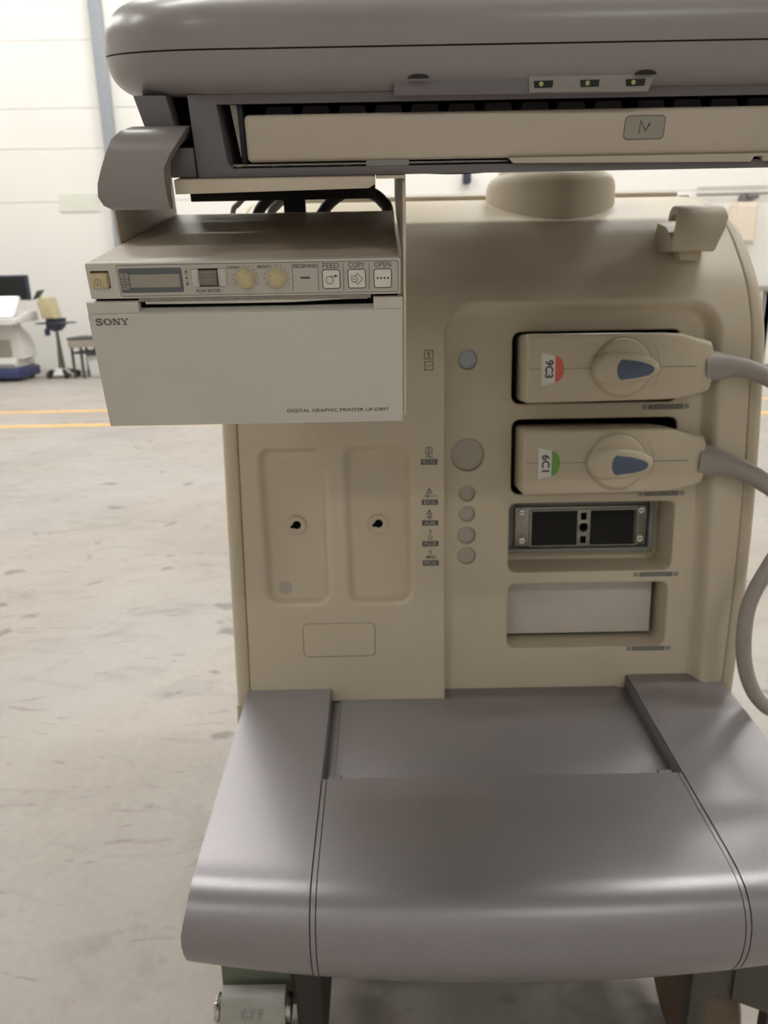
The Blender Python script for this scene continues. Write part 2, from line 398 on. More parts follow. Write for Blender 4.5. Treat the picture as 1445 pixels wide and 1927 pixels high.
# ---- console slab: rounded plan, rounded rim, split in an upper and a lower shell
def slab(zs_in):
    """zs_in: list of (z, inset)"""
    rings = []
    x0, x1, y0, y1, R = 12., 475., -6., 480., 62.
    for z, ins in zs_in:
        r = max(R - ins, 6); ring = []
        a0, a1, b0, b1 = x0 + ins, x1 - ins, y0 + ins, y1 - ins
        for cx, cy, a in ((a1 - r, b1 - r, 0), (a0 + r, b1 - r, 90), (a0 + r, b0 + r, 180), (a1 - r, b0 + r, 270)):
            ring += [(cx + r * cos(rad(a + 90 * k / 14)), cy + r * sin(rad(a + 90 * k / 14)), z) for k in range(15)]
        rings.append(ring)
    return rings
ZS = 87.5
low = [(ZS - .35, 1.2), (ZS - .35, .2)] + [(ZS - .5 - 17.0 * sin(rad(a)) ** .9, .2 + 20 * (1 - cos(rad(a)) ** .85)) for a in range(0, 91, 6)]
put('console_lower_shell', MB().loft(slab(low)), 'grey', UM, FA)
upp = [(ZS + .35, 1.2), (ZS + .35, .2)] + [(ZS + .5 + 22.5 * sin(rad(a)) ** .85, .2 + 26 * (1 - cos(rad(a)) ** .8)) for a in range(0, 91, 6)]
put('console_upper_shell', MB().loft(slab(upp)), 'grey', UM, FA)
put('console_seam', MB().loft(slab([(ZS - .5, 1.0), (ZS + .5, 1.0)])), 'black', UM, FA)
# indicator housing under the slab, with three small lamps
ih = put('indicator_housing', MB().prism([(152, 75.2), (151.5, 69), (265, 68.3), (266, 75.2)], 'y', -.6, 40, .6), 'dgrey', UM, FA)
ih2 = put('indicator_bezel', MB().prism([(211, 75.8), (211.6, 69.2), (264.5, 68.8), (267, 75.8)], 'y', -1.6, 30, .5), 'grey', UM, FA)
for x in (213.3, 233.7, 253.9):
    put('lamp_window', MB().prism([(x, 73.7), (x + .6, 71), (x + 8.4, 71.1), (x + 8.6, 73.8)], 'y', -1.9, 6), 'black', ih2, FA, smooth=False)
    put('indicator_lamp', MB().lathe([(1.1, 0), (.9, -.5), (.4, -.7)], (x + 3.4, -1.8, 72.5), 'y', 10), 'led', ih2, FA)
for x in (162.5, 262):  # black half-discs stand in for the shadow in two finger notches
    put('notch_shadow', MB().prism([(x + 4.6 * cos(rad(a)), 75.4 + 1.7 * sin(rad(a))) for a in range(0, 181, 20)], 'y', -3.2, 3), 'black', ih, FA)
# housing around the keyboard drawer
hs = put('console_housing', MB().prism([(58.5, 71), (59.2, 36.6), (480, 36.6), (480, 40.4), (76, 40.4), (73.8, 42.8), (71.4, 66.8), (470, 66.8), (470, 71)], 'y', 6, 300, .5), 'dgrey', UM, FA)
put('console_underside', MB().box(62, 470, 14, 470, 37.2, 39.5, .5).box(62, 470, 250, 470, 39.5, 72, 2).box(460, 474, 10, 470, 37, 71, 2), 'dgrey', UM, FA)
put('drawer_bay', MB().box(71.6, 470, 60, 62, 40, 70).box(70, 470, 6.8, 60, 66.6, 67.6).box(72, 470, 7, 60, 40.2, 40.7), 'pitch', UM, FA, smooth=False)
put('hinge_block', MB().prism([(33.5, 71), (37, 57), (51, 57), (48.5, 71)], 'y', 8, 60, .8).box(48, 58.5, 22, 60, 48, 71, .5).box(46, 58.2, 7, 40, 36.8, 49.4, .5), 'dgrey', UM, FA)
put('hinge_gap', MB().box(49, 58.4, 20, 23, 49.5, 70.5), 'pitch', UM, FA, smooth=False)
# keyboard drawer
kd = put('keyboard_drawer', MB().box(83, 472, 6, 22, 42.6, 62.4, 2.2, 4), 'cream', UM, FA)
for i in range(18):
    x = 97 + i * 17.6 + (3 if i > 9 else 0)
    put('keycap', MB().loft([[(x + a * 8.2, 34 + b * 8, 58) for a, b in ((-1, -1), (1, -1), (1, 1), (-1, 1))],
                             [(x + a * 5.8, 34 + b * 6, 65.6) for a, b in ((-1, -1), (1, -1), (1, 1), (-1, 1))]]), 'dgrey', kd, FA)
put('keyboard_plate', MB().box(84, 470, 22, 58, 54, 59, .5), 'black', kd, FA)
put('lower_lip', MB().prism([(205.2, 43), (207.4, 40.6), (318.6, 39.4), (320, 41.6), (323.6, 41.8), (324.6, 39.6), (470, 39.2), (470, 43)], 'y', 3.6, 20, .4), 'cream', kd, FA)
st = put('sticker', MB().prism(rrect(258.0, 276.6, 49.6, 59.4, 1.8), 'y', 5.7, 6.1), 'sticker', kd, FA)
put('lettering', MB().ribbon([(265, 52.0), (265.2, 57.2), (267.9, 53.2), (269.2, 55.6)], .45, 5.6).poly([(269.8, 56.6), (268.4, 55.6), (269.6, 54.9)], 5.6).ribbon(rrect(258.1, 276.5, 49.7, 59.3, 1.8), .25, 5.6, True), 'ink', kd, FA, smooth=False)
rl = put('drawer_rail', MB().box(75, 206, 9, 16, 40.7, 41.9, .2).box(77, 80, 8.6, 12, 40.4, 41.2).box(94, 96, 8.6, 12, 40.4, 41.2).box(128, 131, 8.6, 12, 40.4, 41.2), 'metal', UM, FA)
put('rail_clip', MB().box(138.6, 158.8, 6.4, 12, 40.2, 43, .4), 'bluegrey', UM, FA)
put('slide_plate', MB().prism([(76.4, 66.6), (79.4, 66.6), (80.2, 45), (79.2, 45)], 'y', 12, 14), 'metal', UM, FA, smooth=False)
put('slide_rib', MB().box(80.2, 82.6, 8, 30, 42, 66.8, .4), 'black', UM, FA)
# release lever at the left
LP = [(40, 57.4), (14, 58.5), (4, 58.7), (-1.5, 57.4), (-4.6, 54), (-7, 48), (-8.5, 42), (-9.5, 36), (-9, 30.5), (-7, 26.5), (-4, 24.2), (-1, 24.2), (0, 27), (-.5, 31), (0, 37), (2, 44), (5, 50), (12, 53), (40, 52.6)]
def lev_x(z):
    tb = [(24.0, 20), (25.5, 17.2), (28, 15.6), (32, 15.2), (38, 17), (46, 20.6), (52.5, 23.4), (55.5, 25.6), (57.4, 28.6), (58.8, 33), (64, 35)]
    for (a, p), (b, q) in zip(tb[:-1], tb[1:]):
        if z <= b: return p + (q - p) * max(0, (z - a)) / (b - a)
    return tb[-1][1]
def lev_r(z): return 47 + 11.5 * sstep(40, 61, z) - .3 * max(0, z - 50) * 0
rings = []
for k in range(9):
    u = k / 8
    e = 1.2 * (1 - min(1, 4 * min(u, 1 - u)))
    rings.append([(lev_x(z) * (1 - u) + lev_r(z) * u, y, z) for y, z in LP])
put('release_lever', MB().loft(rings), 'grey', UM, FA, angle=40)
# neck between console and body (upright), and the black swivel disc under the console
put('neck', MB().lathe([(71, -60), (71, 8), (70, 14), (67, 19), (62, 22), (58, 23.5), (57, 27), (57, 90)], (193, 905, 898), 'z', 48), 'shell', UM, FW)
put('swivel_disc', MB().lathe([(24, -2), (30, 1), (30, 14)], (197, 190, 26.5), 'z', 40), 'black', UM, FA)

# ---- body: extruded front profile (y, z) in body frame
PROF = [(0, -6), (0, 13), (0, 60), (0, 120), (0, 200), (0, 280), (0, 340), (0, 358), (.6, 374), (3.5, 391), (11, 411), (22, 430), (37, 449), (58, 472), (75, 487), (101, 504), (140, 521), (180, 533), (230, 543), (300, 551), (430, 556)]
def resample(P, step):
    out = []
    for i in range(len(P) - 1):
        a, b, c, d = [Vector(P[max(0, min(len(P) - 1, j))]) for j in (i - 1, i, i + 1, i + 2)]
        n = max(1, round((c - b).length / step))
        for k in range(n):
            t = k / n
            if c.y <= 325: q = b + (c - b) * t
            else: q = .5 * (2 * b + (c - a) * t + (2 * a - 5 * b + 4 * c - d) * t * t + (3 * b - a - 3 * c + d) * t ** 3)
            out.append(q)
    out.append(Vector(P[-1])); return out
def xR(z): return 296 + 5.5 * sin(pi * max(0, min(1, z / 400.))) + (1 if z > 400 else 0) * 0
def xL(z): return -207.3 + .0105 * max(0, z - 13) if z < 420 else -203
ROWS = resample(PROF, 2.6)
def rb(z): return 276 - .021 * (z - 100)
def rrsdf(x, z, x0, x1, z0, z1, r):
    cx, cz = (x0 + x1) / 2, (z0 + z1) / 2
    qx, qz = abs(x - cx) - (x1 - x0) / 2 + r, abs(z - cz) - (z1 - z0) / 2 + r
    return -(sqrt(max(qx, 0) ** 2 + max(qz, 0) ** 2) + min(max(qx, qz), 0) - r)      # >0 inside
def recess(x, z):
    """depth of the connector recess below the front surface; 18 = floor"""
    d = rrsdf(x, z, 0, rb(z), -200, 412, 34)
    if d <= 0: return 0.
    wl = sstep(0, 60, x) ; wr = sstep(-60, 0, x - rb(z))
    wdt = 2.2 + 9 * min(1, wl) * (1 - wr) * 1.2 + 10 * wr
    return sstep(0, wdt, d)
WELLS = [(-187.5, -118.2, 108.5, 275.5), (-102.5, -32.8, 108.5, 275.5)]
def well(x, z):
    for x0, x1, z0, z1 in WELLS:
        k = .022 * (275 - z) if x < (x0 + x1) / 2 else 0
        d = rrsdf(x - k * .6, z, x0, x1, z0, z1, 13)
        if d > 0: return 8.5 * sstep(0, 7.5, d)
    return 0.
def front_panel():
    xs = []
    nL = 84
    for i in range(nL): xs.append(('L', i / nL))
    for v in (0, .5, 1.1, 1.8, 2.6, 3.6, 5, 7): xs.append(('A', v))
    nR = 118
    for i in range(1, nR + 1): xs.append(('R', i / nR))
    def X(k, z):
        t, v = k
        if t == 'L': return xL(z) * (1 - v)
        if t == 'A': return v
        return 7 + (xR(z) - 7) * v
    rows = [r for r in ROWS if r.y >= -.01]
    rows = [Vector((0, 0))] + [r for r in rows if r.y > .5]
    vs = []; dep = []
    for r in rows:
        for k in xs:
            x = X(k, r.y); d = 0.
            if r.y < 430 and r.x < 45:
                d = recess(x, r.y) * (max(18.3, r.x + 7) - r.x) if x > 0 else well(x, r.y)
            dep.append(d); vs.append((x, r.x + d, r.y))
    n = len(xs); fs = []
    for i in range(len(rows) - 1):
        for j in range(n - 1):
            ids = [i * n + j, i * n + j + 1, (i + 1) * n + j + 1, (i + 1) * n + j]
            xc = sum(vs[q][0] for q in ids) / 4; zc = (rows[i].y + rows[i + 1].y) / 2
            if min(vs[q][1] for q in ids) >= 18.2 and zc < 392 and xc > 0: continue
            if xc < -120.3 and zc < 12.6: continue
            if xc > 270 and zc < 11: continue
            fs.append(ids)
    b = bmesh.new(); V = [b.verts.new(v) for v in vs]
    for f in fs: b.faces.new([V[q] for q in f])
    bmesh.ops.delete(b, geom=[v for v in b.verts if not v.link_faces], context='VERTS')
    ed = [e for e in b.edges if len(e.link_faces) == 1]
    r = bmesh.ops.extrude_edge_only(b, edges=ed)
    for v in r['geom']:
        if isinstance(v, bmesh.types.BMVert): v.co.y += 12; 
    return MB().bm(b)
fp = put('front_panel', front_panel(), 'body', UM, FB, angle=50)
for x in (-151.5, -67.5):
    z = 193
    k = put('keyhole_boss', MB().lathe([(11.2, 6), (10.4, 2.2), (9.6, .4), (8.8, -.1), (7.6, 0), (7.0, .8), (.5, 1.0)], (x, 5, z), 'y', 32), 'body', fp, FB)
    ky = [(x + .6 + 4.3 * cos(rad(a)), z + .6 + 4.3 * sin(rad(a))) for a in range(-130, 171, 15)] + [(x - 5.6, z - .2), (x - 6.2, z - 1.6), (x - 5.2, z - 2.9)]
    put('keyhole', MB().prism(ky, 'y', 5.6, 9.4), 'pitch', k, FB, smooth=False)
lab(put('round_plug', MB().lathe([(7.4, 3), (7.3, -.4), (6.8, -.7), (.3, -.8)], (-166, 8.6, 126), 'y', 28), 'greycap', fp, FB), 'pale grey round plug')
put('cover_plate', MB().prism(rrect(-148.2, -73.4, 51.5, 87.6, 5), 'y', -.35, 2, .25, 1), 'body', fp, FB)
put('cover_joint', MB().ribbon(rrect(-148.7, -72.9, 51, 88.1, 5.3), .6, -.06, True), 'joint', fp, FB, smooth=False)
# printed symbols of the ports
mk = MB(); y = -.15
def person(x, z, h): 
    mk.disc(x, z + h * .42, h * .1, y, 10); mk.ribbon([(x, z + h * .3), (x, z - h * .05)], h * .22, y); mk.ribbon([(x - h * .12, z - h * .45), (x - h * .04, z)], h * .1, y); mk.ribbon([(x + h * .12, z - h * .45), (x + h * .04, z)], h * .1, y); mk.ribbon([(x - h * .25, z + h * .2), (x + h * .25, z + h * .2)], h * .09, y)
def sq(x, z, s, wd=.75): mk.ribbon([(x - s, z - s), (x + s, z - s), (x + s, z + s), (x - s, z + s)], wd, y, True)
def plate_text(x, z, wd, h, t): plates.append((x, z, wd, h, t))
plates = []
sq(-15, 362.5, 4); person(-15, 362.5, 6); sq(-15, 351.8, 4); mk.text('UNIT', -18, -12, 350.8, 352.8, y)
sq(-15.2, 269, 3); person(-15.2, 269, 5); mk.ribbon([(-19, 262.8), (-16.8, 262.8), (-15.4, 265.8), (-15, 261.6), (-14, 262.6), (-11, 262.6)], .8, y)
plate_text(-15.2, 257.4, 8.2, 4.8, 'ECG')
for z, nm in ((228, 'ECG'), (206, 'AUX')):
    mk.ribbon([(-17.6, z - 2.2), (-12.4, z - 2.2), (-15, z + 2.4)], .8, y, True); mk.ribbon([(-15, z + 1), (-15, z - .8)], .8, y)
    xx = -18 if nm == 'ECG' else -16
    mk.ribbon([(xx - 2.4, z - 5.4), (xx + 1.4, z - 5.4)], .8, y); mk.ribbon([(xx, z - 4.2), (xx + 1.4, z - 5.4), (xx, z - 6.6)], .8, y); mk.ribbon([(xx + 1, z - 3.4), (xx + 2.6, z - 4), (xx + 3, z - 5.4), (xx + 2.6, z - 6.8), (xx + 1, z - 7.4)], .75, y)
mk.text('DC IN', -14, -7.4, 221.6, 223.8, y, bold=.01)
plate_text(-14.6, 216.2, 8.2, 4.6, 'ECG'); plate_text(-14.4, 194.6, 8.2, 4.6, 'AUX')
person(-14.2, 185.4, 5.2); mk.ribbon([(-16, 177.8), (-16, 181.2), (-13.4, 181.2), (-12.4, 179.5), (-13.4, 177.8)], .75, y, True); plate_text(-14.2, 172.8, 8.2, 4.8, 'PULSE')
person(-14.2, 163.6, 5.2); mk.disc(-16, 158.6, 1.2, y, 14, 3.2); mk.ribbon([(-12, 157.2), (-12, 160), (-9.6, 160), (-8.8, 158.6), (-9.6, 157.2)], .75, y, True); plate_text(-14.0, 152.2, 8.2, 4.8, 'PCG')
lt = MB()
for x, z, wd, h, t_x in plates:
    h *= 1.2; mk.rect(x - wd, x + wd, z - h / 2, z + h / 2, y); lt.text(t_x, x - wd * .74, x + wd * .74, z - h * .33, z + h * .33, y - .12, bold=.02)
put('port_symbol', mk, 'label', fp, FB, smooth=False)
put('lettering', lt, 'greycap', fp, FB, smooth=False)

# ---- connector panel in the recess
Y18 = 18.
SLOTS = [(69.3, 236, 312, 382.5), (70.5, 238, 219, 296), (69, 241.5, 134.6, 209.2), (69.2, 239.5, 48.8, 121.4)]
PORTS = [(24.9, 356.5, 9.6, 'bluecap'), (25.4, 261, 17.0, 'greycap'), (25.2, 220.7, 8.3, 'greycap'), (25.3, 198.8, 8.3, 'greycap'), (24.9, 176, 9.4, 'greycap'), (25.1, 154, 9.4, 'greycap')]
holes = [(rrect(*s, 8), 1.6, 46) for s in SLOTS] + [(circ(x, z, r, 32), .7, 7) for x, z, r, m in PORTS]
b = MB()
def off(l, d):
    n = len(l); out = []
    for i in range(n):
        a, c = Vector(l[i - 1]), Vector(l[(i + 1) % n]); t = (c - a).normalized()
        out.append((l[i][0] + t.y * d, l[i][1] - t.x * d))
    return out
b.poly([(-.5, -30), (284, -30), (284, 396), (-.5, 396)], Y18, [off(h, e) for h, e, dp in holes])
for h, e, dp in holes:
    lp = [[(q[0], yy, q[1]) for q in l] for l, yy in ((off(h, e), Y18), (off(h, e * .6), Y18 + e * .12), (off(h, e * .2), Y18 + e * .45), (h, Y18 + e), (off(h, -.02 * dp), Y18 + dp))]
    b.loft(lp, False, False)
cp = put('connector_panel', b, 'body', UM, FB, angle=40)
for x, z, r, m in PORTS:
    c = put('port_cap', MB().lathe([(r + .3, 8), (r - .1, 4.2), (r - .9, 3.6), (.5, 3.4)], (x, Y18, z), 'y', 32), m, cp, FB)
    if m == 'bluecap': lab(c, 'pale blue port cap')
put('round_plug', MB().lathe([(7.8, 2), (7.6, -.5), (7, -.9), (.3, -1)], (261.5, Y18, 88), 'y', 28), 'body', cp, FB)
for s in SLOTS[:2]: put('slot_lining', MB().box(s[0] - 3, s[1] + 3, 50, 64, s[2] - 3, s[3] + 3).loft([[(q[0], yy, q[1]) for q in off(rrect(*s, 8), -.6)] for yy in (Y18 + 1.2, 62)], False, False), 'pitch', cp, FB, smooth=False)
# open slot: metal receptacle with two contact fields
s = SLOTS[2]
rc = put('receptacle_frame', MB().box(s[0] - 2, 233, 62, 70, 146, s[3] + 2, 1).box(s[0] - 2, 233, 52, 64, 146, 150.5, 1).box(228.6, 233, 52, 64, 146, s[3] + 2, 1), 'bluegrey', UM, FB)
put('slot_back', MB().box(s[0] - 4, s[1] + 4, 63.6, 74, s[2] - 4, s[3] + 4), 'body', cp, FB, smooth=False)
put('receptacle_plate', MB().box(82, 226.5, 55, 63, 152.6, 197, .8), 'metal', rc, FB)
put('receptacle_rim', MB().loft([[(q[0], yy, q[1]) for q in rrect(a, bb, c, d, 1.5, 3)] for (a, bb, c, d, yy) in ((97.5, 216, 152.8, 194.5, 55), (97.8, 215.7, 153, 194.2, 52.2), (98.8, 214.7, 154, 193.2, 52.2), (98.8, 214.7, 154, 193.2, 55))], False, False).box(149.6, 164, 52.4, 56, 153.6, 193.6, .3), 'metal', rc, FB)
for a, bb in ((100.6, 148.9), (164.8, 212)):
    cf = MB().box(a, bb, 52.8, 56, 154.6, 192.2)
    for i in range(15):
        xx = a + 1.4 + i * (bb - a - 2.8) / 14; cf.box(xx - .5, xx + .5, 52.2, 53, 155.2, 191.6)
    o = put('contact_field', cf, 'padblk', rc, FB, smooth=False)
put('centre_socket', MB().lathe([(6.4, 52.6), (6.4, 51), (5.2, 50.6), (4.6, 51.2), (4.4, 56)], (156.4, 0, 174.6), 'y', 24), 'metal', rc, FB)
put('socket_hole', MB().lathe([(4.5, 52.0), (.2, 52.0)], (156.4, 0, 174.6), 'y', 20).box(153.2, 159.4, 52.0, 53, 182.5, 190.5).box(153.4, 159.6, 52.0, 53, 156.5, 164.2), 'pitch', rc, FB, smooth=False)
for x, z in ((89.3, 191.6), (89.8, 159.8), (219.6, 191.9), (219.6, 160)):
    sw = put('screw', MB().lathe([(4.4, 55), (4.2, 53.8), (3.4, 53.2), (.3, 53.1)], (x, 0, z), 'y', 18), 'chrome', rc, FB)
    sw2 = None
put('screw_slot', MB().box(87, 91.6, 52.8, 53.4, 191.2, 192).box(87.5, 92.1, 52.8, 53.4, 159.4, 160.2).box(217.3, 221.9, 52.8, 53.4, 191.5, 192.3).box(217.3, 221.9, 52.8, 53.4, 159.6, 160.4), 'black', rc, FB, smooth=False)
s = SLOTS[3]
lab(put('blank_plate', MB().box(s[0] - 3, 233, 46, 50, 54.5, s[3] + 4, .6), 'whiteb', cp, FB), 'off-white blank plate')
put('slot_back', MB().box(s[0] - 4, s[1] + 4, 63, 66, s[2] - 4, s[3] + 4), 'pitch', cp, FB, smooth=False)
mk = MB(); ml = MB(); lt = MB()
for (x, z, L_) in ((225, 306.6, 'A'), (226.4, 217.4, 'B'), (226, 130, 'C'), (223, 46, 'D')):
    mk.rect(x - 17.5, x + 17.5, z - 2.5, z + 2.5, Y18 - .15); ml.rect(x - 24, x - 18.2, z - 2.5, z + 2.5, Y18 - .15); ml.rect(x + 18.2, x + 24, z - 2.5, z + 2.5, Y18 - .15)
    lt.text('TRANSDUCER ' + L_, x - 15.5, x + 15.5, z - 1.3, z + 1.3, Y18 - .28, bold=.01)
    for xx in (x - 21, x + 21): mk.ribbon([(xx - 1.1, z + 1.4), (xx + 1.1, z + 1.4)], .5, Y18 - .28); mk.ribbon([(xx, z + 1.4), (xx, z - 1.6)], .6, Y18 - .28)
put('port_symbol', mk, 'labelm', cp, FB, smooth=False); put('symbol_plate', ml, 'labell', cp, FB, smooth=False); put('lettering', lt, 'labell', cp, FB, smooth=False)

# ---- side shells, back
def side_shell(sgn):
    rows = [ROWS[0]] + [r for r in ROWS[1:] if True][::2] + [ROWS[-1]]
    sec = [(.9, 9), (.9, 1.6), (1.6, .5), (3, .1), (7, .3), (11, 1.4), (14, 3.6), (16, 7), (17.2, 12), (17.8, 20), (18, 34)]
    rings = []; vs = []
    for i, r in enumerate(rows):
        a = rows[max(i - 1, 0)]; c = rows[min(i + 1, len(rows) - 1)]; t = (c - a).normalized(); nx = Vector((t.y, -t.x))   # inward
        e = xR(r.y) if sgn > 0 else xL(r.y)
        ring = [(e + sgn * dx, r.x + nx.x * dn, r.y + nx.y * dn) for dx, dn in sec]
        bulge = 3 * sin(pi * max(0, min(1, r.y / 450.)))
        ring = [(x + sgn * bulge * k / 10 * .3, y_, z_) for k, (x, y_, z_) in enumerate(ring)]
        if r.x < 380: ring.append((ring[-1][0] + sgn * 2, 430, min(ring[-1][2], 520)))
        else: ring.append((ring[-1][0], 440, min(ring[-1][2], 520)))
        rings.append(ring)
    b = MB().loft(rings, False, False, closed=False)
    # the part below the panel
    e = xR(0) if sgn > 0 else xL(0)
    b.prism([(3, -140), (430, -140), (430, -4), (2, -4)], 'x', min(e, e + sgn * 17.5), max(e, e + sgn * 17.5), 3)
    return b
put('side_shell', side_shell(1), 'shell', UM, FB, angle=50)
put('side_shell', side_shell(-1), 'shell', UM, FB, angle=50)
put('back_shell', MB().box(-226, 316, 430, 450, -140, 540, 8).box(-205, 297, 212, 219, 538, 545.5, 2).box(297, 311, 210, 217, 532, 541.5, 2), 'shell', UM, FB)
put('base_chassis', MB().box(-.14, .35, .62, 1.12, .17, .30, .02).box(-.12, .33, .70, 1.12, .06, .2, .02).box(-.155, .36, .745, 1.13, .26, .35, .02), 'dgrey', UM)  # chassis; its unseen low box is added to shade the floor beneath

# ---- cable hook at the top right of the body
HP = [(60, 466), (10, 457), (-14, 454), (-19, 455), (-21, 462), (-22, 474), (-21, 484), (-17, 492), (-10, 496.5), (-2, 497), (4, 494), (7, 489), (6, 485), (2, 484.5), (-1, 488), (-6, 490.5), (-12, 488.5), (-15.5, 482), (-16.5, 474), (-15, 464), (-12, 468), (8, 480), (60, 488)]
def hk(z, u):
    l = 219 + 5 * sstep(454, 492, z); r = 261 + 9.5 * sstep(453, 484, z) - 2.5 * sstep(488, 497, z)
    return l + (r - l) * u
ho = put('cable_hook', MB().loft([[(hk(z, k / 4), y_ + 32 if y_ < 40 else y_ + 8, z + 1) for y_, z in HP] for k in range(5)]), 'shell', UM, FB, angle=40)
put('hook_foot', MB().prism([(232, 457), (234, 448), (252, 448), (254, 457)], 'y', 28, 60, 1.5), 'shell', UM, FB)

# ---- foot platform
FPROF = [(-150, 0), (-180, 0), (-210, 0), (-232, -.2), (-246, -1.2), (-256, -4), (-264, -9), (-270, -16), (-274, -25), (-276, -36), (-276, -48), (-274, -60), (-270.5, -71), (-266, -80), (-259, -88)]
def bowed(x, y_, z):
    u = (x - 251) / 254.
    k = sstep(-200, -262, y_) if y_ < -200 else 0
    yy = y_ - 13 * (1 - u * u) * k * (1 if y_ > -262 else 1)
    zz = z * (1 - .14 * u * u) if z < -30 else z * (1 - .14 * u * u * max(0, -z) / 30)
    return (x, yy, zz)
def strip(x0, x1, prof, rl=2.2, rr=2.2, nx=12, flare=0., thick=6, z_off=0.):
    """a rounded plank that follows a (y, z) profile; flare widens x0/x1 outward towards the front foot"""
    prof = [Vector(p) for p in prof]; rings = []
    for i, p in enumerate(prof):
        a = prof[max(i - 1, 0)]; c = prof[min(i + 1, len(prof) - 1)]; t = (c - a).normalized(); nrm = Vector((-t.y, t.x))
        if nrm.y < 0 and abs(t.x) > .5: nrm = -nrm
        nrm = Vector((t.y, -t.x)) if Vector((t.y, -t.x)).dot(Vector((-.7, .7))) > 0 else Vector((-t.y, t.x))
        f0 = flare * max(0, min(1, -p.y / 40.)) if p.y < 0 else 0
        xa, xb = x0 - (f0 if flare < 0 else 0) * -1, x1 + (f0 if flare > 0 else 0)
        ring = []
        def add(x, dn):
            q = p + nrm * (-dn) ; ring.append(bowed(x, q.x, q.y + z_off))
        add(xa, thick)
        for k in range(5):
            an = rad(90 * k / 4); add(xa + rl * (1 - sin(an)), rl * (1 - cos(an)) if False else rl * (1 - sin(an)) * 0 + rl * (1 - cos(pi / 2 - an)) * 1)
        for k in range(1, nx): add(xa + rl + (xb - rr - xa - rl) * k / nx, 0)
        for k in range(5):
            an = rad(90 * k / 4); add(xb - rr * (1 - cos(an)), rr * (1 - cos(pi / 2 - (pi / 2 - an))) if False else rr * (1 - sin(pi / 2 - an)))
        add(xb, thick)
        rings.append(ring)
    return MB().loft(rings, True, True)
FULL = [(24, 0), (0, 0), (-50, 0), (-100, 0)] + FPROF
w1 = put('footrest_wing', strip(-3, 86, FULL, 5, 2.5, flare=-7, thick=14), 'silver', UM, FP, angle=40)
w2 = put('footrest_wing', strip(407.5, 505, FULL, 2.5, 5, flare=7, thick=14), 'silver', UM, FP, angle=40)
LIDP = [(-143.5, -5), (-143.5, -.1)] + FPROF[0:]
put('footrest_bead', strip(87, 90.4, LIDP, 1.2, 1.2, 3, thick=6, z_off=-.4), 'silver', UM, FP)
put('footrest_bead', strip(403.2, 406.6, LIDP, 1.2, 1.2, 3, thick=6, z_off=-.4), 'silver', UM, FP)
put('footrest_groove', strip(84, 409.5, [(-146, -3)] + [(y_ + 2.4 if y_ < -240 else y_, z - 2.6) for y_, z in FPROF[:-1]], .5, .5, thick=3), 'dgrey', UM, FP)
put('footrest_lid', strip(91.2, 402.4, LIDP, 1.2, 1.2, 24, thick=6), 'silver', UM, FP, angle=40)
put('footrest_tray', MB().box(96, 398.5, -150, 26, -18, -13.2, 1.2).box(80, 412, -150, 26, -24, -15, .5), 'silver', UM, FP)
put('footrest_core', MB().box(4, 496, -235, 20, -60, -26, 4).box(3, 79, -150, 22, -30, -13, 1).box(414, 500, -150, 22, -30, -13, 1), 'dgrey', UM, FP)
for x in (98, 392): put('hinge_knuckle', MB().lathe([(2, 0), (3.6, .4), (3.6, 11.6), (2, 12)], (x - 6, -142, -2.6), 'x', 16), 'dgrey', UM, FP)
for x in (84.5, 406.5): put('tray_wall', MB().box(x, x + 2.5, -143, 22, -16, -1.5, .4), 'dgrey', UM, FP)
put('foot_stud', MB().lathe([(9, 8), (9, 3), (6, 0), (1, -1)], (22, -250, -85), 'z', 20), 'dgrey', UM, FP)

